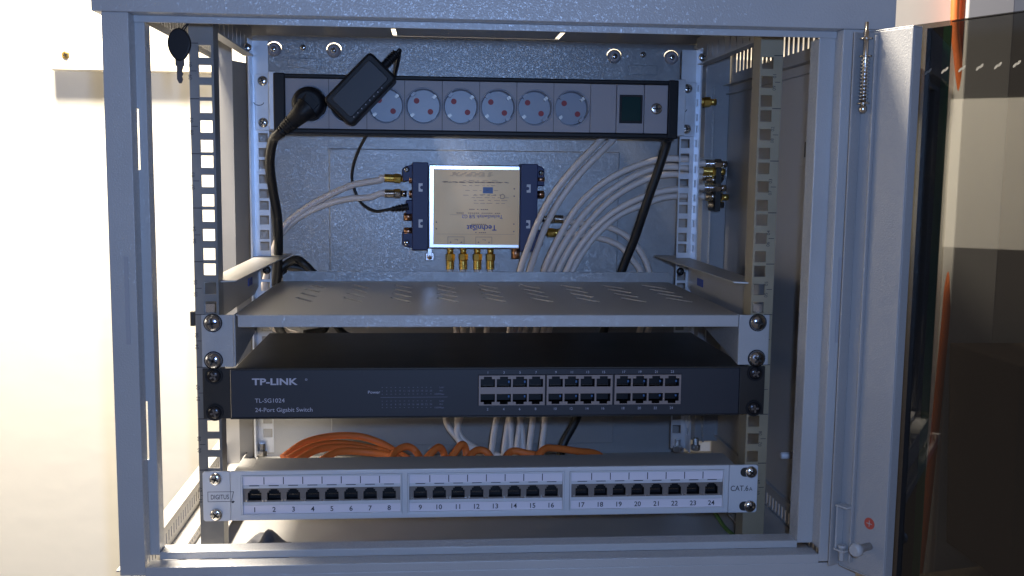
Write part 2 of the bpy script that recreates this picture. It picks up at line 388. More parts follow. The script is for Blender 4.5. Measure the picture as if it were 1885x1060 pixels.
# mounting rails
USL = [400-44.45*u for u in range(9)]
HZ = [z-d for z in USL for d in (6.35, 22.2, 38.1)]
def rail(x, hx, Y, m, front):
    b = MB(); s = 1 if x > 0 else -1
    xi, xo = x-s*6.5, x+s*13 if front else x+s*11.5
    x0, x1 = min(xi, xo), max(xi, xo)
    holes = [(hx-5, hx+5, z-4.9, z+4.9) for z in HZ]
    top, bot = (451.7, -42.2) if front else (436, -16)
    b.plate('y', Y, 1.8, x0, x1, bot, top, holes)
    if front:
        b.box(xi, xi+s*1.6, Y+1.8, Y+20, bot, top); b.box(xo, xo-s*1.6, Y+1.8, Y+12, bot, top)
    else:
        hs = [(Y-12, Y-5, z-4, z+4) for z in HZ]
        b.plate('x', xo-s*1.6, s*1.6, Y-20, Y-.02, bot, top, hs if s > 0 else ())
    b.m = 1
    if front:
        for u, z in enumerate(USL):
            zc = z-22.2; xx = x+s*9.4
            b.text('%02d' % (u+1), xx-1.5, zc+5.0, Y-.1, 3.0, 'C', 90); b.text('%02d' % (9-u), xx-1.5, zc-5.0, Y-.1, 3.0, 'C', 90)
            b.box(xx-2.6, xx+2.2, Y-.1, Y-.06, zc-.25, zc+.25)
            b.box(x+s*5.4, xo, Y-.1, Y-.06, z-.35, z+.35)
    return b.build('front_rail' if front else 'rear_rail', [m, INKK], CAB)
rail(-234.5, -235, 0, mat('shaded_rail_steel', (.20, .20, .20), .38, .5, .2, 900, .5, .08, 30), True)  # same zinc rail, its shade put into a darker base colour
rail(233.5, 233.6, 0, mat('warm_lit_rail_steel', (.34, .29, .20), .42, .35, .2, 900, .5, .08, 30), True)  # same zinc rail, warm lamp light put into a khaki base colour
rail(-232.5, -232.5, 267, ZINCB, False); rail(232.5, 232.5, 267, ZINCB, False)
# rails joining front and rear posts
for s in (-1, 1):
    b = MB(); hs = [(y, y+3.6, 425, 440) for y in np.arange(12, 262, 21)]
    b.plate('x', s*248, 1.4, 2, 290, 419, 451.7, holes=hs); b.box(s*248, s*238, 14, 246, 417.6, 419)
    b.build('depth_bar', SMOOTH, CAB)
    b = MB(); b.box(s*248, s*249.4, 2, 290, -42, -28); b.box(s*248, s*236, 14, 246, -28, -26.8); b.build('depth_bar', SMOOTH, CAB)
for x in (-244, 243.5): b = MB(); b.screw(x, 246, 426, 4.6, 2.6, 10); b.build('post_screw', [STEEL, DARKMET], CAB)
for x, y, z in ((-238, 262, -8), (233, 262, -8), (253, 258, -6)): b = MB(); b.lathe((x, y, z-10), (0, 0, 1), [(0, 5.4), (6, 5.4), (6.4, 3.6), (14, 3.4)], 6, False); b.build('floor_bolt', STEEL, CAB)
b = MB(); b.box(-252, -248.5, 1, 8, 168, 180); b.build('cage_nut', DARKMET, CAB)
for s, x in ((-1, -236), (1, 234)):
    b = MB(); b.box(x-4, x+4, 2.4, 8, 178.5, 186.5); b.build('cage_nut', STEEL, CAB)
# bracket and latch block on the right rear
b = MB(); b.box(262, 276, 300, 318, 294, 318); b.m = 1; b.box(276, 292, 302, 310, 296, 316); b.m = 2; b.box(276.5, 291, 301.6, 302, 303, 304); b.box(276.5, 291, 301.6, 302, 311, 312)
b.build('side_bracket', [COATF, COAT, DARKMET], CAB, bevel=.6)

# ---- door (swung open)
DA = R(62); DH = Vector((276, -92)); dd = Vector((math.cos(DA), -math.sin(DA))); dn = Vector((-math.sin(DA), -math.cos(DA)))  # dn: towards viewer side
def dp(u, v, z): q = DH + dd*u + dn*v; return (q.x, q.y, z)
def dbox(b, u0, u1, v0, v1, z0, z1):
    b.hull([dp(u0, v1, z0), dp(u1, v1, z0), dp(u1, v0, z0), dp(u0, v0, z0), dp(u0, v1, z1), dp(u1, v1, z1), dp(u1, v0, z1), dp(u0, v0, z1)])
Z0, Z1 = -12, 407
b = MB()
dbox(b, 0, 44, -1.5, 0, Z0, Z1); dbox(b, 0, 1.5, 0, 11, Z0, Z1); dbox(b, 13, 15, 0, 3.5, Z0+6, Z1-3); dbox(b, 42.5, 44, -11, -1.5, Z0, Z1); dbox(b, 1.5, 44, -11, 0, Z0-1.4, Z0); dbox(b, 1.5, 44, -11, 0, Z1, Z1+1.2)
DOOR = b.build('door', mat('shaded_door_coat', (.29, .29, .295), .42, 0, 1.0, 820, .5, .05, 12, coat=.5, bdist=.00026, crough=.2), CAB, bevel=.6)  # frame's grey coat, darkened in colour for the dimmer light on the door
b = MB(); dbox(b, 30, 330, -15.5, -11.5, Z0-2, Z1+3); b.build('glass_pane', GLASS, DOOR)
b = MB(); dbox(b, 44.2, 57.5, -17, -15.7, Z0, Z1); b.build('black_glass_border', PRINTBK, DOOR)
b = MB(); dbox(b, 57.7, 64, -16.4, -15.7, Z0, Z1); b.build('green_glass_border', GREENE, DOOR)
b = MB(); dbox(b, 64, 330, -16.2, -15.7, Z1+2.2, Z1+3); b.build('glass_edge_strip', PRINTBK, DOOR)
b = MB()
for k in range(9):
    u = 50+k*13.5; z = 375
    for ou, oz, l_ in ((-1.3, -.6, 1.9), (1.3, .8, 1.9)):
        pts = [dp(u+ou+l_*math.cos(q)*.75-.9*math.sin(q)*.6, -11.3, z+oz+l_*math.cos(q)*.75+.9*math.sin(q)*.8) for q in np.linspace(0, 2*math.pi, 10, endpoint=False)]
        n = len(b.v); b.v += pts; b.face(range(n, n+10))
b.build('glass_marks', mat('grey_glass_marks', (.12, .115, .10), .6), DOOR)  # row of small grey marks near the top of the pane
# hinge pin with spring, lower bracket, knob, sticker
b = MB(); q = Vector(dp(8, 6, 0))
b.lathe((q.x, q.y, 352), (0,0,1), [(0, 1.9), (55, 1.9), (56, 1.2), (62, 1.2)], 12)
for z in (353, 388, 401): b.lathe((q.x, q.y, z), (0,0,1), [(0, 4.6), (1.2, 4.6)], 16)
b.lathe((q.x, q.y, 346), (0,0,1), [(0, 1.5), (2, 3), (5, 3), (7, 1.5)], 14)
pin = b.build('hinge_pin', NICKEL, DOOR)
b = MB(); b.tube([(q.x+3.1*math.cos(a), q.y+3.1*math.sin(a), 355+a*.42) for a in np.arange(0, 76, .7)], .55, 6, 1); b.build('spring', STEEL, pin)
b = MB(); dbox(b, 3, 13, 0, 9, 2, 3.6); dbox(b, 3, 14, 0, 9, 38, 39.6); dbox(b, 3, 4.4, 0, 8, 3.6, 38); q = Vector(dp(8, 5, 0)); b.lathe((q.x, q.y, -6), (0,0,1), [(0, 2.2), (10, 2.2), (11, 3.6), (13, 3.6)], 12)
b.build('hinge_bracket', COATF, DOOR, bevel=.4)
b = MB(); q = Vector(dp(30, 0, 12)); d_ = Vector((dn.x, dn.y, 0)); b.lathe(q, d_, [(0, 3), (12, 3), (13, 5), (17, 5.5), (19, 4)], 16); b.build('door_knob', COATF, DOOR)
b = MB(); q = Vector(dp(29, .05, 30)); b.lathe(q, d_, [(0, 4.6), (.25, 4.6)], 24); st = b.build('sticker', STICK, DOOR)
b = MB(); q0 = dp(29, .4, 30); dbox(b, 26.5, 31.5, .32, .4, 29.7, 30.3); dbox(b, 28.7, 29.3, .32, .4, 27.5, 32.5); b.build('sticker_print', COATF, st)

# ================================================================== key hanging in the top left of the opening
K = thing('hanging_key', (-241, -58, 358), 'black headed cabinet key hanging by a wire in the upper left of the cabinet opening', 'key')
b = MB(); c0 = at(330, 82, -60)
b.prism([(c0.x+8.7*math.cos(a)*(1 if math.sin(a) > 0 else 1-.22*abs(math.sin(a))), c0.z+12.2*math.sin(a)) for a in np.linspace(0, 2*math.pi, 36, endpoint=False)], 'y', -62, -57.5)
b.build('key_head', BLACK, K, bevel=1.2)
c1 = at(331, 115, -60); c2 = at(330, 163, -60); L_ = c1.z-c2.z
prof = [(-3.2, 0), (-3.2, 6), (-2.2, 7), (-2.2, L_-3), (-.8, L_), (.8, L_), (2.0, L_-3), (1.2, L_-5), (2.2, L_-7), (1.4, L_-9), (2.3, L_-12), (2.3, 7), (3.2, 6), (3.2, 0)]
b = MB(); b.prism([(c1.x+x, c1.z+4-z) for x, z in prof], 'y', -60.8, -59); b.build('key_blade', mat('dull_key_steel', (.10, .09, .09), .4, .6), K)
b = MB(); b.tube([at(336, 66, -61), at(341, 52, -60), at(352, 38, -56), at(350, 36, -50)], .5, 6); b.tube([at(326, 66, -61), at(338, 50, -60), at(352, 38, -56)], .5, 6); b.build('wire_loop', DARKMET, K)

# ================================================================== power strip
YS = 224
PS = thing('power_strip', (-2, 250, 337), 'long black and grey eight socket power strip screwed across the top of the rear posts', 'power strip')
b = MB()
b.box(-214, 211.5, YS-2, 264, 393.6, 398); b.box(-214, 211.5, YS-2, 264, 337, 342); b.box(-214, -202.3, YS-3, 264, 336.6, 398.6); b.box(201.3, 212, YS-3, 264, 336.6, 398.6)
b.box(-202, 201, 260, 264, 342.2, 393.4)
b.build('housing', BLACK, PS, bevel=1.2)
def sockmesh(b, x0, x1, z0, z1, cxs, czs):
    n = 48; r = 18.4; Y = YS
    st = len(b.v)
    for k in range(n):
        a = 2*math.pi*k/n; c, s = math.cos(a), math.sin(a)
        tx = (x1-cxs)/c if c > 1e-9 else ((x0-cxs)/c if c < -1e-9 else 1e9); tz = (z1-czs)/s if s > 1e-9 else ((z0-czs)/s if s < -1e-9 else 1e9)
        t = min(tx, tz); b.v.append((cxs+c*t, Y, czs+s*t))
    for rr, yy in ((r+.8, Y), (r+.4, Y-1.1), (r-.4, Y-1.1), (r-.8, Y+.3), (r-1.6, Y+9)):
        for k in range(n):
            a = 2*math.pi*k/n; b.v.append((cxs+rr*math.cos(a), yy, czs+rr*math.sin(a)))
    for i in range(5):
        b.m = 0 if i < 1 else 1
        for k in range(n): j = (k+1) % n; b.face((st+i*n+k, st+(i+1)*n+k, st+(i+1)*n+j, st+i*n+j), i > 0)
    b.m = 1; b.face([st+5*n+k for k in range(n)])
    # corners
    b.m = 0
    for sx, sz in ((x0, z0), (x1, z0), (x1, z1), (x0, z1)):
        a = math.atan2(sz-czs, sx-cxs) % (2*math.pi); k = int(a/(2*math.pi)*n) % n; nn = len(b.v); b.v.append((sx, Y, sz)); b.face((st+k, nn, st+(k+1) % n))
    b.m = 2
    for sx in (-1, 1): b.lathe((cxs+sx*7.3, Y+9, czs-sx*5.6), (0,-1,0), [(0, 3.0), (.5, 3.0)], 16)
    b.m = 3
    for a in (40, 220):
        ca, sa = math.cos(R(a)), math.sin(R(a))
        b.rbox(cxs+ca*16, czs+sa*16, 2.4, 3.6, a, Y+1.2, Y+9, .8, 2); b.rbox(cxs+ca*13.9, czs+sa*13.9, 2.0, 3.2, a, Y+3.2, Y+9, .5, 2)
    b.m = 1
    for a in (132, 312):
        ca, sa = math.cos(R(a)), math.sin(R(a)); b.rbox(cxs+ca*16, czs+sa*16, 3.2, 5.5, a, Y+1, Y+9, .6, 2)
    b.m = 1; b.rbox(cxs, czs, 5, 2.4, 20, Y+8, Y+9.2, 1)
SP = 39.3; S1 = -177.3; SZ = 367.5
for k in range(8):
    b = MB(); xc = S1+SP*k; x0 = -202 if k == 0 else xc-SP/2+.25; x1 = xc+SP/2-.25
    if k % 2 == 0: x1 += .1
    sockmesh(b, x0, x1, 342.3, 393.3, xc, SZ); b.build('socket', [PGREY, PBLUE, RED, mat('earth_clip', (.45, .43, .40), .5, .9) if 'earth_clip' not in bpy.data.materials else bpy.data.materials['earth_clip']], PS)
b = MB(); xe = S1+SP*7.5+.2
b.box(xe, 145.3, YS, YS+3, 342.3, 393.3); b.box(145.9, 175.2, YS, YS+3, 342.3, 393.3); b.box(175.8, 201, YS, YS+3, 342.3, 393.3); b.build('blank_cover', PGREY, PS, bevel=.4)
b = MB(); b.box(148.8, 173.6, YS-1.2, YS+1, 352.6, 382.6); b.m = 1; b.hull([(151, YS-3.4, 355), (171.4, YS-3.4, 355), (171.4, YS+.5, 355), (151, YS+.5, 355), (151, YS-1.5, 380.5), (171.4, YS-1.5, 380.5), (171.4, YS+.5, 380.5), (151, YS+.5, 380.5)])
b.build('rocker_switch', [BLACK, GREEN], PS, bevel=.4)
b = MB(); b.m = 0; b.lathe((189, YS, 368.4), (0,-1,0), [(0, 6.2), (1.2, 5.8), (1.6, 4.5), (1.6, 0.01)], 24); b.m = 1; b.rbox(189, 368.4, 8.6, 1.8, 92, YS-1.7, YS-2, .3); b.rbox(189, 368.4, 1.6, 8.6, 92, YS-1.7, YS-2, .3)
b.build('fuse_cap', [STEEL, DARKMET], PS)
for s, x0, x1 in ((-1, -240, -221), (1, 223, 243)):
    b = MB(); b.prism([(x0+2, 341), (x1, 341), (x1, 401), (x0+2, 401), (x0, 399), (x0, 343)] if s < 0 else [(x0, 341), (x1-2, 341), (x1, 343), (x1, 399), (x1-2, 401), (x0, 401)], 'y', 264.6, 266)
    xe2 = -221 if s < 0 else 222; b.box(xe2, xe2+1.4, YS+14, 264.6, 341, 401); b.box(-221 if s < 0 else 212, -214 if s < 0 else 223.4, YS+12.6, YS+14, 341, 401)
    e_ = b.build('mounting_ear', ZINCB, PS, bevel=.5)
    for z in (349.3, 393.6):
        c_ = MB(); c_.screw(-231.5 if s < 0 else 232.5, 264.6, z, 5.4, 3, random.randint(0, 80)); c_.build('screw', [STEEL, DARKMET], e_)
    c_ = MB(); c_.tube([(x0+4+5.5*math.cos(a), 264.4, 371.5+3.8*math.sin(a)) for a in np.linspace(R(-170), R(-10), 10)], .4, 5, 1); c_.build('ear_slot', DARKMET, e_)

# plug, its cable, and wall adapter
PL = thing('power_plug', (-178, 210, 340), 'round black mains plug in the leftmost socket of the power strip', 'plug')
b = MB(); b.lathe((S1, YS+7, SZ), (0,-1,0), [(0, 17), (12, 17.2), (20, 16.6), (23, 14), (24, 11)], 32)
b.hull([(-186, 204, 346), (-166, 204, 366), (-166, 218, 366), (-186, 218, 346), (-190, 206, 362), (-178, 204, 378), (-178, 218, 378), (-190, 218, 362)])
pA, pB = at(556, 208, 203), at(523, 238, 206)
b.tube([at(566, 198, 205), at(556, 207, 203), pA+(pB-pA)*.4, pB], lambda u: 12.5-6*u, 14)
b.build('plug_body', BLACK, PL, bevel=0)
b = MB()
d_ = (pB-pA).normalized()
for k in range(6): b.lathe(pA+(pB-pA)*(.55+.12*k), d_, [(0, 8.2-k*.5), (1.8, 8.2-k*.5)], 14)
b.build('strain_relief', BLACK, PL)
b = MB(); b.tube([pB-d_*3, pB+d_*9, at(503, 258, 215), at(497, 300, 232), at(503, 352, 250), at(511, 400, 262), at(513, 450, 275), at(511, 500, 290), at(508, 540, 300), at(512, 600, 300), at(540, 640, 290)], 5.0, 12)
b.build('mains_cable', RUBBER, PL)
AD = thing('wall_adapter', (-138, 200, 330), 'bulky black plug-in adapter tilted across the second and third sockets of the power strip', 'adapter')
YA = 176
a0, a1 = at(619, 208, YA), at(706, 118, YA); c_ = (a0+a1)/2; L_ = (a1-a0).length; ang = math.degrees(math.atan2(a1.z-a0.z, a1.x-a0.x))
b = MB(); b.rbox(c_.x, c_.z, L_, 38, ang, YA+3, 214, 5, 6); b.build('casing', BLACK, AD, bevel=2.6)
b = MB(); b.rbox(c_.x, c_.z, L_-13, 27, ang, YA+1.2, YA+3.2, 3, 4); b.build('front_face', NAVY, AD, bevel=.8)
b = MB(); nx, nz = math.sin(R(ang)), -math.cos(R(ang)); ux, uz = math.cos(R(ang)), math.sin(R(ang))
for k in range(8):
    t = -L_*.36+k*L_*.085; b.lathe((c_.x+ux*t+nx*14.6, YA+3, c_.z+uz*t+nz*14.6), (0,-1,0), [(0, .8), (.8, .5)], 8)
b.build('vent_dots', INKL, AD)
b = MB(); e0 = at(704, 125, 190); e1 = at(731, 97, 192); b.tube([e0, e0+(e1-e0)*.5, e1], lambda u: 4.6-1.2*u, 12); d_ = (e1-e0).normalized()
for k in range(6): b.lathe(e0+(e1-e0)*(.35+.11*k), d_, [(0, 4.8), (1.3, 4.8)], 12)
b.build('strain_relief', BLACK, AD)
b = MB(); b.lathe((S1+SP, 214, SZ), (0, 1, 0), [(0, 17), (8, 17)], 24); b.build('socket_boss', BLACK, AD)
b = MB(); b.tube([e1-d_*2, e1+d_*4, e1+Vector((1, 14, -6)), e1+Vector((-4, 30, -22)), at(715, 150, 215), at(705, 165, 268), at(690, 225, 275), at(672, 254, 290), at(655, 290, 315), at(648, 325, 325), at(655, 355, 325), at(668, 376, 322), at(690, 388, 318), at(712, 386, 314), at(730, 382, 312)], 1.7, 8)
b.build('lead', RUBBER, AD)
b = MB(); p0, p1 = at(720, 385, 312), at(752, 380, 312); b.tube([p0, p0+(p1-p0)*.5, p1], lambda u: 2.2+2*u, 12); d_ = (p1-p0).normalized()
for k in range(4): b.lathe(p0+(p1-p0)*(.1+.17*k), d_, [(0, 3.2+.4*k), (1.8, 3.2+.4*k)], 12)
b.build('barrel_plug', BLACK, AD)

# black mains cable of the strip
cable('mains_cable', [(206, 245, 340), at(1228, 262, 255), at(1211, 315, 262), at(1190, 375, 270), at(1168, 440, 282), at(1146, 495, 292), at(1127, 560, 296), at(1112, 608, 296), at(1085, 690, 290), at(1062, 768, 280), at(1035, 822, 270), at(1015, 900, 262), (10, 255, -36), (-60, 250, -38)], 5.0, RUBBER,
      'thick black mains cable dropping diagonally from the right end of the power strip', n=12)
# coil of black cable behind the shelf
cable('cable_coil', [at(508, 520, 300), at(516, 496, 300), at(530, 484, 302), at(545, 477, 300), at(558, 484, 296), at(572, 498, 298), at(588, 520, 300), at(600, 600, 300), at(560, 615, 300)], 4.6, RUBBER,
      'coiled black cable, arching over the left end of the shelf lip')
cable('cable_coil', [at(520, 512, 310), at(524, 492, 312), at(545, 492, 314), at(562, 500, 314), at(590, 540, 312), at(625, 607, 306), at(660, 625, 306)], 4.4, RUBBER,
      'coiled black cable, the lower loop reaching down under the left of the shelf')

# ================================================================== multiswitch
YM = 305
MS = thing('satellite_multiswitch', (0, 325, 209), 'dark blue and silver satellite multiswitch mounted upside down in the middle of the back panel', 'multiswitch')
b = MB(); b.box(-54, 51, YM, 336, 211.5, 307); b.build('metal_cover', SILVER, MS, bevel=1.4)
lab = MB(); lab.box(-48.5, 50, YM-.35, YM-.02, 216, 302.2); lab = lab.build('label', KRAFT, MS)
b = MB()
b.box(-72.5, -54.4, YM-1.5, 342, 209.5, 309.5); b.prism([(-84, 288), (-72, 288), (-72, 307), (-80, 305), (-84, 302)], 'y', 316, 340); b.prism([(-84, 230), (-72, 230), (-72, 211), (-80, 212.5), (-84, 215)], 'y', 316, 340); b.box(-80, -72, 316, 340, 250, 266)
b.build('end_housing', BLUEP, MS, bevel=1)
b = MB(); b.box(51.4, 71, YM-1.5, 342, 208.5, 309)
b.prism([(80, 284), (71, 284), (71, 308), (77, 306), (80, 303)], 'y', 316, 340); b.prism([(80, 232), (71, 232), (71, 211), (77, 212.5), (80, 216)], 'y', 316, 340)
b.build('end_housing', BLUEP, MS, bevel=1)
for x in (-63, 60.5):
    for z in (281, 240):
        b = MB(); b.m = 0; b.rbox(x, z, 4.6, 9.4, 0, YM-2.0, YM-1.4, .4, 2); b.m = 1; b.lathe((x+(1.4 if x < 0 else -1.4), YM-1.9, z), (0,-1,0), [(0, 2), (.5, 2)], 14); b.build('lug', [WHITEP, BLUEP], MS)
for x, z in ((-79, 301), (-79, 217), (76, 299), (76, 218)): b = MB(); b.screw(x, 316, z, 3.2, 1.6, 20); b.build('screw', [STEEL, DARKMET], MS)
# printing: device is upside down
b = MB(); b.m = 0
b.text('TechniSat', 24, 238.5, YM-.5, 6.2, 'L', 180, .02, 1.0)
b.text('TechniSwitch 5/8 G2', 31, 250.4, YM-.5, 4.2, 'L', 180, .006, .95)
b.m = 1
def rot(s_, x, z, size): b.text(s_, x, z, YM-.5, size, 'L', 180)
for y, x, wd in ((252.3, 28, 52), (256.6, 14, 24), (239.5, 12, 18), (230, 12, 14)):
    n = int(wd/2.2)
    for k in range(n):
        if random.random() < .85: b.box(x-k*2.2-1.6, x-k*2.2, YM-.5, YM-.46, y-.45, y+.45)
for x, z in ((44, 231.5), (44, 240), (44, 272), (44, 280.5), (-45, 234), (-45, 241.6)): b.lathe((x, YM-.4, z), (0,-1,0), [(0, .9), (.1, .9)], 8)
for x0, x1 in ((-32, -13), (0, 19)):
    for z0, z1, u0, u1 in ((216.5, 225, x0, x0+.4), (216.5, 225, x1-.4, x1), (224.7, 225.1, x0, x1)): b.box(u0, u1, YM-.5, YM-.46, z0, z1)
    for u in (x0+3.4, x1-3.4): b.prism([(u-1.1, 218), (u+1.1, 218), (u, 220)], 'y', YM-.5, YM-.46)
    b.text('Rec.', (x0+x1)/2, 222.5, YM-.5, 2.0, 'C', 180)
for (x0, x1, z0, z1) in ((-5, 38, 262, 275), (-16, 26, 270, 292), (-30, 20, 294, 299), (-40, 40, 287, 288)):
    for k in range(4):
        zz = z0+(z1-z0)*(k+.5)/4; u = x0+random.random()*4
        while u < x1-5:
            l_ = 2+random.random()*5; b.box(u, u+l_, YM-.5, YM-.46, zz-.2, zz+.2); u += l_+1.5+random.random()*4
b.box(-30, -12, YM-.5, YM-.46, 250.2, 250.4); b.box(-45, 45, YM-.5, YM-.46, 228.0, 228.2)
b.m = 2; b.box(8, 19.5, YM-.5, YM-.46, 275, 282)
b.m = 1; b.lathe((30.5, YM-.4, 271.5), (0,-1,0), [(0, 3.2), (.1, 3.2)], 5); b.m = 3; b.lathe((30.5, YM-.5, 271.5), (0,-1,0), [(0, 2.5), (.1, 2.5)], 5)
b.build('lettering', [INKB, INKG, mat('blue_label_block', (.12, .20, .42), .6), KRAFT], lab)
def fconn(b, p, d, mats=(0, 0), L=26, knurl=True):
    p = Vector(p); d = Vector(d).normalized()
    b.m = mats[0]; b.lathe(p, d, [(0, 3.6), (7, 3.6)], 16); b.lathe(p+d*7, d, [(0, 5.6), (7, 5.6), (7.4, 4.4)], 6, False)
    b.m = mats[1]; pr = [(0, 4.3)]
    for k in range(5): pr += [(.6+k*2.2, 4.9), (1.6+k*2.2, 4.9), (2.0+k*2.2, 4.1)]
    b.lathe(p+d*14.4, d, pr, 16)
# sockets on the device
b = MB()
for z in (247, 230): b = MB(); b.lathe((-72, 320, z), (-1,0,0), [(0, 4.6), (10, 4.6), (10.4, 3.6)], 18); b.build('threaded_port', COPPER, MS)
for z in (291.5, 274): b = MB(); b.lathe((71, 320, z), (1,0,0), [(0, 4.6), (9, 4.6), (9.4, 3.6)], 18); b.build('threaded_port', COPPER, MS)
b = MB(); b.lathe((48, 322, 212), (0,0,-1), [(0, 5), (13, 5), (13.4, 4)], 18); b.build('threaded_port', COPPER, MS)
for z in (290, 273): b = MB(); b.lathe((-72, 320, z), (-1,0,0), [(0, 4.4), (4, 4.4)], 18); b.build('threaded_port', COPPER, MS)
b = MB(); b.box(-55, -50, 312, 318, 200, 211); b.rbox(-52.5, 201, 9.5, 8.5, 0, 314, 318, 1); b.build('earth_lug', STEEL, MS, bevel=.4)
b = MB(); b.screw(-52.5, 313.8, 201, 3.3, 2, 12); b.build('earth_screw', [COPPER, DARKMET], MS)

# ================================================================== coax cables with connectors
def coax(pts, label, conn0=None, mats=(GOLD, GOLD), r=3.6, group='white coaxial cables in the cabinet', print_=False):
    c = thing('coax_cable', pts[0] if conn0 is None else conn0[0], label, 'coaxial cable', group)
    if conn0:
        p, d = Vector(conn0[0]), Vector(conn0[1]).normalized()
        b = MB(); fconn(b, p, d, (0, 1)); b.build('connector', list(mats), c); pts = [p+d*22, p+d*30] + list(pts)
    b = MB(); b.tube(pts, r, 12); j = b.build('jacket', COAX, c); ORG[j.name] = ORG[c.name]
    if print_:
        b = MB(); P = [Vector(q) for q in pts]
        for i in range(3, len(P)-4):
            for k in range(9):
                if random.random() < .7:
                    q = P[i].lerp(P[i+1], k/9); b.lathe(q+Vector((0, -3.2, 1.2)), (0,-1,0), [(0, .5), (.5, .45)], 6)
        b.build('print', COAXR, j)
    return c
# two from the left of the multiswitch
coax([at(700, 331, 320), at(650, 340, 320), at(600, 362, 318), at(560, 385, 314), at(525, 415, 308), at(507, 450, 300), at(497, 485, 302), at(488, 540, 310), at(500, 600, 312), at(560, 625, 315), at(600, 700, 318)],
     'white coaxial cable on the uppermost left connector of the multiswitch, gold fitted', ((-79, 320, 290.5), (-1, 0, .03)), print_=True)
coax([at(680, 363, 320), at(640, 366, 320), at(590, 380, 318), at(548, 402, 314), at(520, 428, 308), at(503, 462, 300), at(492, 500, 302), at(486, 550, 310), at(520, 605, 312), at(575, 630, 315), at(600, 705, 318)],
     'white coaxial cable with dull nickel fitting, second from top left of the multiswitch', ((-79, 320, 273.5), (-1, 0, 0)), (NICKEL, NICKEL))
# four hanging straight down
for i, (px, px2, nm) in enumerate(((829, 838, 'leftmost of the four gold fitted coax cables under the multiswitch'), (853, 850, 'second from left of the four gold fitted coax cables under the multiswitch'),
                                (879, 868, 'third from left of the four gold fitted coax cables under the multiswitch'), (903, 894, 'rightmost of the four gold fitted coax cables under the multiswitch'))):
    p = at(px, 457, 322)
    q_ = [(at(px+1, 510, 322)), at(px, 560, 320), at(px2+2, 606, 318), at(px2-2, 690, 314), at(820+i*11, 768, 308), at(846+i*5, 812, 300), at(880+i*22, 850, 290), at(900+i*24, 900, 280)]
    if i in (1, 3): q_[4:6] = [at(843+i*1.5, 768, 308), at(845+i*2, 815, 298)]
    coax(q_, nm, ((p.x, 322, 211), (0, 0, -1)))
# two from the right connectors of the multiswitch
coax([at(1060, 410, 322), at(1110, 415, 324), at(1150, 432, 326), at(1178, 462, 328), at(1195, 500, 330), at(1202, 560, 330), at(1180, 640, 326), at(1100, 740, 320)],
     'white coaxial cable from the upper right nickel connector of the multiswitch', ((78, 320, 246), (1, 0, -.02)), (NICKEL, NICKEL))
coax([at(1064, 432, 322), at(1100, 437, 324), at(1140, 452, 326), at(1164, 478, 328), at(1180, 505, 330), at(1185, 570, 330), at(1160, 650, 326), at(1080, 745, 320)],
     'white coaxial cable from the lower right gold connector of the multiswitch', ((78, 320, 229.5), (1, 0, 0)))
# five from the grounding block at the right side
blk = thing('grounding_block', (268, 285, 262), 'small metal coax grounding block on the right wall of the cabinet holding the cable bundle', 'grounding block')
b = MB(); b.box(270, 276, 270, 300, 258, 308); b.build('bar', DARKMET, blk, bevel=.5)
b = MB(); 
for k in range(5): b.lathe((270-3*(k % 2), 282, 303-k*9.5), (1, 0, 0), [(-6, 4), (0, 4), (0, 5.4), (5, 5.4), (5, 3.6), (13, 3.6)], 12)
b.build('terminal', NICKEL, blk)
low = [(925, 650), (940, 652), (953, 655), (966, 655), (980, 655)]
five = [
 ([(1290, 296), (1230, 292), (1180, 302), (1120, 330), (1070, 372), (1035, 425), (1008, 480)], (1338, 302), 270, (NICKEL, STEEL), 'uppermost of the five coax cables running to the right wall block, nickel fitted'),
 ([(1285, 312), (1230, 307), (1185, 316), (1130, 346), (1083, 385), (1046, 435), (1018, 486)], (1334, 316), 276, (GOLD, GOLD), 'second from top of the five coax cables at the right wall block, gold fitted'),
 ([(1280, 323), (1230, 321), (1185, 332), (1132, 362), (1090, 402), (1055, 447), (1030, 492)], (1332, 326), 284, (NICKEL, NICKEL), 'middle one of the five coax cables running to the right wall block, dull fitted'),
 ([(1285, 347), (1230, 350), (1180, 364), (1130, 390), (1090, 425), (1060, 465), (1042, 500)], (1336, 346), 272, (NICKEL, STEEL), 'fourth from top of the five coax cables at the right wall block, with pale sleeve'),
 ([(1285, 360), (1230, 362), (1190, 374), (1140, 396), (1100, 430), (1072, 466), (1052, 502)], (1340, 363), 288, (GOLD, GOLD), 'lowest of the five coax cables running to the right wall block, gold fitted')]
ends = [(955, 612), (965, 612), (985, 612), (1000, 612), (1010, 612)]
for k, (pp, cp, Y, mm_, lb) in enumerate(five):
    p = at(cp[0], cp[1], Y); d = Vector((-1, .03, .02))
    pts = [at(x, y, Y+8) for x, y in pp] + [at(pp[-1][0]-14-2*k, pp[-1][1]+40, 292), at(*ends[k], 296), at(ends[k][0]-14, 700, 294), at(915+k*22, 768, 286), at(905+k*23, 830, 270), at(900+k*25, 890, 258)]
    coax(pts, lb, (p, d), mm_)
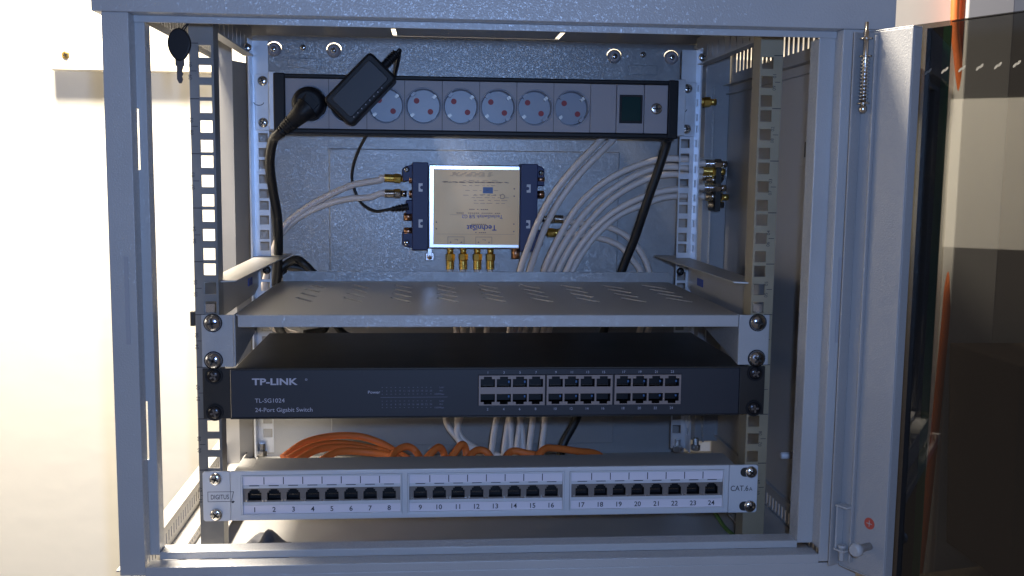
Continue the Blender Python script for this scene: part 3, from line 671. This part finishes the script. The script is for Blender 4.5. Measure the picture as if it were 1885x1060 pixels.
# two from behind the power strip
coax([at(1140, 215, 285), at(1105, 258, 262), at(1060, 305, 256), at(1020, 355, 258), at(992, 405, 262), at(972, 455, 270), at(957, 500, 280), at(944, 555, 290), at(938, 612, 292), at(934, 700, 290), at(940, 790, 280), at(938, 880, 260)],
     'left one of two coax cables sweeping down from behind the power strip')
coax([at(1165, 215, 290), at(1125, 260, 266), at(1078, 308, 260), at(1040, 355, 262), at(1010, 405, 266), at(990, 455, 274), at(974, 502, 284), at(958, 555, 292), at(948, 612, 296), at(946, 700, 292), at(960, 790, 282), at(965, 880, 262)],
     'right one of two coax cables sweeping down from behind the power strip')
b = MB(); p = at(1318, 188, 275); fconn(b, p, (-1, 0, 0)); tag(b.build('gold_connector', GOLD), 'single empty gold coax connector beside the upper right rear post', 'connector')
# green earth wire
cable('earth_wire', [atz(1322, 958, -30)+Vector((0, 60, 10)), atz(1330, 965, -38), atz(1350, 985, -40), atz(1362, 1003, -40)], 2, YG, 'thin green earth wire curling on the floor at the right below the patch panel')

# ================================================================== slide brackets
for s, lb in ((-1, 'grey steel slide bracket between the left posts above the shelf'), (1, 'grey steel slide bracket between the right posts above the shelf')):
    g = thing('slide_bracket', (s*238, 150, 165), lb, 'bracket', 'slide brackets')
    b = MB(); b.prism([(s*241, 4), (s*215, 14), (s*208, 300), (s*241, 300)] if s > 0 else [(s*241, 4), (s*208-8, 300-300+14), (s*208, 300), (s*241, 300)], 'z', 204, 205.2)
    b.build('flange', SMOOTH, g)
    b = MB(); b.prism([(2, 204), (266, 204), (266, 172), (240, 166), (30, 166), (2, 178)], 'x', s*241, s*239.6); w_ = b.build('web', SMOOTH, g)
    b = MB(); b.screw(s*230, 262, 190, 4.5, 3, 10); b.build('screw', [BLKSCR, DARKMET], g)
    b = MB(); b.box(s*239.4, s*238.6, 200, 222, 179, 187); b.build('adjusting_slot', INKB, g)

# ================================================================== shelf
SH = thing('vented_shelf', (0, 120, 133), 'grey vented rack shelf with slanted slots above the black switch', 'shelf')
b = MB(); b.box(-214, 216, .2, 262, 176.8, 178)
tray = b.build('tray', SMOOTH, SH); c = MB()
for g_ in range(9):
    xg = -180+g_*44.8
    for r_ in range(4):
        y_ = 100+r_*37; c.prism([(xg-.8, y_+14), (xg+1.8, y_+19.5), (xg+20.3, y_-12), (xg+17.7, y_-17.5)], 'z', 170, 185)
cut(tray, c)
b = MB(); b.box(-212, 215, -5, -3.6, 167.8, 178); b.box(-212, 215, -3.6, .2, 176.8, 178); b.build('front_lip', COATF, SH, bevel=.6)
b = MB(); b.prism([(-213, 173), (222, 173), (222, 184), (216, 189), (-207, 189), (-213, 184)], 'y', 262, 263.4); b.build('rear_lip', COAT, SH, bevel=.4)
for s in (-1, 1):
    x0, x1 = (-242, -216) if s < 0 else (216, 243)
    b = MB(); b.box(x0, x1, -3.6, -1.8, 134, 178)
    xi = x1 if s < 0 else x0
    b.prism([(-1.8, 134), (-1.8, 178), (240, 178), (240, 168), (185, 162)], 'x', xi, xi-s*1.4 if s < 0 else xi+1.4)
    e_ = b.build('side_ear', COATF, SH, bevel=.4)
    for z in (139.7, 171.4):
        c_ = MB(); c_.screw(s*232.5 if s < 0 else 232.5, -3.6, z, 7.2, 4.6, random.randint(0, 80)); c_.build('screw', [mat('shelf_screw_steel', (.35, .36, .40), .2, 1.0) if 'shelf_screw_steel' not in bpy.data.materials else bpy.data.materials['shelf_screw_steel'], DARKMET], e_)
        c_ = MB(); c_.lathe((s*232.5, -3.6, z), (0,-1,0), [(0, 7.8), (.8, 7.8)], 24); c_.build('washer', BLKSCR, e_)

# ================================================================== network switch
SW = thing('network_switch', (0, 90, 88.9), 'black rack mounted 24 port network switch under the grey shelf', 'network switch')
b = MB(); zt, zb = 132.6, 89.6
b.box(-216, 224, 0, 185, zt-1, zt); b.box(-216, 224, 0, 185, zb, zb+1); b.box(-216, -215, 0, 185, zb+1, zt-1); b.box(223, 224, 0, 185, zb+1, zt-1); b.box(-215, 223, 184, 185, zb+1, zt-1)
b.build('case', SWTOP, SW, bevel=.4)
PB = [(-10.6, 46.9), (48.0, 105.8), (107.2, 166.2)]; PZ0, PZ1 = 99.4, 126.0
b = MB(); b.plate('y', -4, 4, -219, 218, 90.4, 131.2, holes=[(a, c_, PZ0, PZ1) for a, c_ in PB])
FP = b.build('front_panel', NAVY, SW, bevel=.5)
b = MB(); b.box(-219.5, 218.5, -4.6, 0, 131.4, 132.8); b.box(-219.5, 218.5, -4.6, 0, 89.3, 90.2); b.build('edge_trim', SWTOP, SW, bevel=.3)
for k, (a, c_) in enumerate(PB):
    holes = []; pw = (c_-a-2.2)/4; ports = []
    for i in range(4):
        xc = a+1.1+pw*(i+.5)
        holes += [(xc-pw/2+.75, xc+pw/2-.75, 115.6, 122.6), (xc-3.4, xc+3.4, 122.5, 124.7), (xc-pw/2+.75, xc+pw/2-.75, 102.6, 109.6), (xc-3.4, xc+3.4, 100.5, 102.7)]
        ports += [(xc, 119.0, 1), (xc, 106.2, -1)]
    b = MB(); b.plate('y', -4.7, 1.2, a+.2, c_-.2, PZ0+.2, PZ1-.2, holes); sh_ = b.build('port_shield', FRAMEB, SW, bevel=.15)
    for xc, zc, up in ports:
        b = MB(); b.m = 0; hw = pw/2-.9
        b.plate('y', 7, .6, xc-hw, xc+hw, zc-4.4, zc+5.2 if up > 0 else zc+4)
        b.box(xc-hw-.2, xc-hw+.1, -3.6, 7, zc-5.2, zc+5.2); b.box(xc+hw-.1, xc+hw+.2, -3.6, 7, zc-5.2, zc+5.2)
        b.m = 1
        for q in range(8): b.box(xc-4+q*1.14, xc-3.5+q*1.14, 1.5, 6, zc-up*3.3, zc-up*2.7)
        b.m = 2; b.box(xc+hw-2.0, xc+hw-.6, 1, 2, zc-.9, zc+.9) if random.random() < .55 else None
        b.build('port', [BLACK, NICKEL, LEDB], SW)
b = MB()
b.text('TP-LINK', -201.2, 118.7, -4.15, 5.6, 'L', 0, .028, 1.32); b.text('®', -157.2, 122, -4.15, 2, 'L')
b.text('TL-SG1024', -199.2, 103.4, -4.15, 3.7, 'L', 0, 0, 1.05); b.text('24-Port Gigabit Switch', -199.2, 95.4, -4.15, 3.7, 'L', 0, 0, 1.02)
b.text('Power', -104.8, 110.6, -4.15, 2.6, 'L', 0, .01, 1.1)
for k, (a, c_) in enumerate(PB):
    pw = (c_-a-2.2)/4
    for i in range(4):
        xc = a+1.1+pw*(i+.5); n_ = k*8+i*2+1
        b.text(str(n_), xc, 127.3, -4.15, 2.2, 'C'); b.text(str(n_+1), xc, 95.2, -4.15, 2.2, 'C')
b.m = 1
for i in range(12):
    x = -92.5+i*3.75
    b.text(str(2*i+1), x, 112.0, -4.15, 1.6, 'C'); b.text(str(2*i+2), x, 100.3, -4.15, 1.6, 'C')
    for z in (115.8, 110.0, 104.0, 98.3): b.box(x-.5, x+.5, -4.15, -4.1, z-.2, z+.2)
b.box(-94, -37, -4.15, -4.1, 107.1, 107.4)
for z in (115, 103.2):
    b.text('Link/', -44, z, -4.15, 1.5, 'L'); b.text('Act', -44, z-2.8, -4.15, 1.5, 'L'); b.text('1000Mbps', -48.5, z-5.8, -4.15, 1.5, 'L')
b.build('lettering', [INKL, INKD], FP)
for s in (-1, 1):
    x0, x1 = (-242, -219.5) if s < 0 else (218.5, 241)
    b = MB(); b.box(x0, x1, -3.4, -1.4, 89.6, 132.6); e_ = b.build('rack_ear', SWTOP, SW, bevel=.5)
    for z in (95.25, 126.6):
        c_ = MB(); c_.screw(232 if s > 0 else -232.5, -3.4, z, 5.8, 3.4, random.randint(0, 80)); c_.build('screw', [BLKSCR, mat('x', (.3, .3, .32), .3, 1) if 'x' not in bpy.data.materials else bpy.data.materials['x']], e_)
        c_ = MB(); c_.lathe((232 if s > 0 else -232.5, -3.4, z), (0,-1,0), [(0, 7.4), (1, 7.2)], 24); c_.build('washer', BLACK, e_)
bpy.data.materials['x'].name = 'dull_recess_steel'

# ================================================================== patch panel
PP = thing('rack_patch_bay', (0, 20, 0), 'light grey 24 port patch panel with numbered white label strips, lowest device in the rack', 'patch panel')
SEC = [(-212, -76, ), (-71, 65), (70, 208)]
b = MB(); b.plate('y', -4, 3, -221, 212, .6, 44, holes=[(a, c_, 5.0, 40.2) for a, c_ in SEC])
face = b.build('face_plate', PATCH, PP, bevel=.8)
b = MB(); b.box(-218, 218, -1, 36, 42.6, 43.8); b.box(-218, 218, 2, 36, 1, 2); b.box(-218, -217, -1, 36, 2, 42.6); b.box(217, 218, -1, 36, 2, 42.6); b.box(-217, 217, 35, 36, 2, 42.6)
b.build('housing', SMOOTH, PP, bevel=.6)
for k, (a, c_) in enumerate(SEC):
    pw = (c_-a-5.5)/8; a2 = a+2.7
    b = MB()
    for (x0, x1, z0, z1) in ((a, c_, 5.0, 6.2), (a, c_, 39.0, 40.2), (a, a+1.4, 6.2, 39.0), (c_-1.4, c_, 6.2, 39.0)): b.box(x0+.05, x1-.05, -4.7, -2, z0, z1)
    b.build('bezel', PATCH, PP, bevel=.35)
    holes = []
    for i in range(8):
        xc = a2+pw*(i+.5); holes += [(xc-5.7, xc+5.7, 17.6, 24.6), (xc-4.4, xc+4.4, 24.5, 26.4), (xc-3, xc+3, 26.3, 27.6)]
    b = MB(); b.plate('y', -2.2, 1.4, a+1.45, c_-1.45, 15.9, 30.4, holes); b.build('jack_strip', KEYST, PP, bevel=.15)
    b = MB(); b.box(a+1.45, c_-1.45, -2.6, -1, 28.4, 31.3); b.box(a+1.45, c_-1.45, -2.6, -1, 13.6, 16.4)
    for i in range(8):
        xc = a2+pw*(i+.5); b.box(xc-4.2, xc+4.2, -3.2, -2.4, 29, 30.6)
    b.build('jack_trim', PATCH, PP, bevel=.2)
    b = MB(); b.box(a+1.45, c_-1.45, -2.7, -1, 31.4, 38.9); b.box(a+1.45, c_-1.45, -2.7, -1, 6.3, 13.5)
    ls = b.build('label_strip', PAPER, PP)
    b = MB()
    for i in range(8):
        xc = a2+pw*(i+.5)
        if i: b.box(a2+pw*i-.35, a2+pw*i+.35, -2.9, -2.8, 32.0, 38.2)
        b.box(xc-4.2, xc+4.2, -3.3, -3.2, 30.7, 31.3)
        b.text(str(k*8+i+1), xc, 7.7, -2.85, 4.4, 'C', 0, .012)
    b.build('lettering', INKK, ls)
    for i in range(8):
        xc = a2+pw*(i+.5); b = MB()
        b.box(xc-6.2, xc+6.2, 8, 8.6, 16.5, 28.4); b.box(xc-6.4, xc-6, -.8, 8, 16.5, 28.4); b.box(xc+6, xc+6.4, -.8, 8, 16.5, 28.4); b.box(xc-6.2, xc+6.2, -.8, 8, 16.3, 16.7)
        b.m = 1
        for q in range(8): b.box(xc-4+q*1.1, xc-3.5+q*1.1, 3, 7, 21, 21.4)
        b.m = 2
        for q in (-1, 1): b.box(xc+q*6.9-.5, xc+q*6.9+.5, -3.0, -2.2, 17.0, 18.4)
        b.build('jack', [BLACK, NICKEL, STEEL], PP)
for s in (-1, 1):
    x0, x1 = (-244, -221.2) if s < 0 else (212.2, 238)
    hs = MB(); hs.prism([(x0+1.5, .6), (x1, .6), (x1, 44), (x0+1.5, 44), (x0, 42.5), (x0, 2.1)] if s < 0 else [(x0, .6), (x1-1.5, .6), (x1, 2.1), (x1, 42.5), (x1-1.5, 44), (x0, 44)], 'y', -4, -1.6)
    e_ = hs.build('rack_ear', PATCH, PP, bevel=.4)
    for z in (6.6, 37.6):
        if s > 0: q = MB(); q.rbox(229.5, z, 15, 8.4, 0, -4.15, -4.05, 4); q.build('ear_slot', DARKMET, e_)
        q = MB(); q.screw(-233 if s < 0 else 231.5, -4, z, 5.5, 3.4, random.randint(10, 70)); q.build('screw', [STEEL, DARKMET], e_)
    q = MB()
    if s < 0:
        q.text('DIGITUS', -237.6, 19.9, -4.15, 4.2, 'L', 0, .004, .70)
        for x0_, x1_, z0_, z1_ in ((-240, -218, 26.2, 26.6), (-240, -219, 17.6, 18.0), (-240, -239.6, 17.6, 26.6)): q.box(x0_, x1_, -4.15, -4.1, z0_, z1_)
        q.prism([(-218, 26.6), (-218.5, 26.6), (-220.5, 18.4), (-220, 18.4)], 'y', -4.15, -4.1)
        q.prism([(-219, 18.6), (-217.4, 17.8), (-219, 16.2), (-220.6, 17.2)], 'y', -4.16, -4.1)
    else:
        q.text('CAT.6', 213.4, 20.6, -4.15, 5.0, 'L', 0, .004, .88); q.text('A', 230.3, 20.6, -4.15, 3.4, 'L')
    q.build('lettering', INKK, e_)

# ================================================================== orange patch cables behind the panel
oc = [
 ([(520, 842, 90), (560, 815, 110), (610, 803, 130), (660, 803, 140), (700, 815, 140), (730, 832, 130), (760, 850, 100)], 'widest orange cable arching highest behind the left of the patch panel'),
 ([(528, 846, 70), (575, 822, 100), (625, 816, 120), (680, 824, 130), (715, 834, 120), (740, 855, 90)], 'orange cable arching second from the top behind the left of the patch panel'),
 ([(545, 848, 60), (590, 826, 90), (650, 824, 110), (700, 836, 110), (720, 858, 90)], 'orange cable lying just beneath the two left arches'),
 ([(590, 848, 60), (625, 831, 80), (680, 833, 90), (730, 842, 80), (745, 862, 70)], 'lowest orange cable of the left group, skimming the patch panel edge'),
 ([(715, 858, 60), (728, 832, 80), (750, 822, 90), (768, 834, 90), (778, 860, 70)], 'round orange loop just right of the left arches'),
 ([(775, 860, 60), (790, 838, 70), (808, 823, 80), (818, 838, 85), (816, 860, 70)], 'small orange loop left of where the white cables drop'),
 ([(818, 860, 60), (832, 840, 70), (850, 818, 80), (858, 830, 85), (856, 862, 80)], 'narrow tall orange loop in front of the leftmost white cables'),
 ([(850, 862, 60), (872, 832, 80), (892, 830, 85), (905, 845, 80), (912, 866, 70)], 'orange loop directly right of the narrow tall loop'),
 ([(922, 862, 60), (935, 836, 80), (948, 830, 85), (968, 834, 85), (990, 840, 85), (1000, 862, 70)], 'orange loop in front of the right bundle of white cables'),
 ([(975, 862, 60), (1000, 828, 80), (1022, 825, 90), (1060, 830, 100), (1100, 836, 120), (1120, 860, 130)], 'orange cable trailing furthest to the right behind the patch panel')]
for pp, lb in oc:
    cable('patch_cable', [at(*q) for q in pp], 3.5, ORANGE, lb, 'cable', 'orange patch cables behind the patch panel')

# rag on the cabinet floor
rg = MB(); n_ = 22; rng = np.random.RandomState(3)
for i in range(n_+1):
    for j in range(n_+1):
        u, v = i/n_, j/n_; e = math.sin(math.pi*u)*math.sin(math.pi*v)
        rg.v.append((-226+50*u+2*math.sin(9*v), -2+62*v+2*math.sin(8*u), -43+17*e*(1+.35*math.sin(7*u+5*v)+.25*math.sin(19*u-8*v))))
for i in range(n_):
    for j in range(n_): a = i*(n_+1)+j; rg.face((a, a+n_+1, a+n_+2, a+1), True)
tag(rg.build('crumpled_rag', CLOTH), 'dark grey crumpled rag on the cabinet floor at the front left', 'rag')
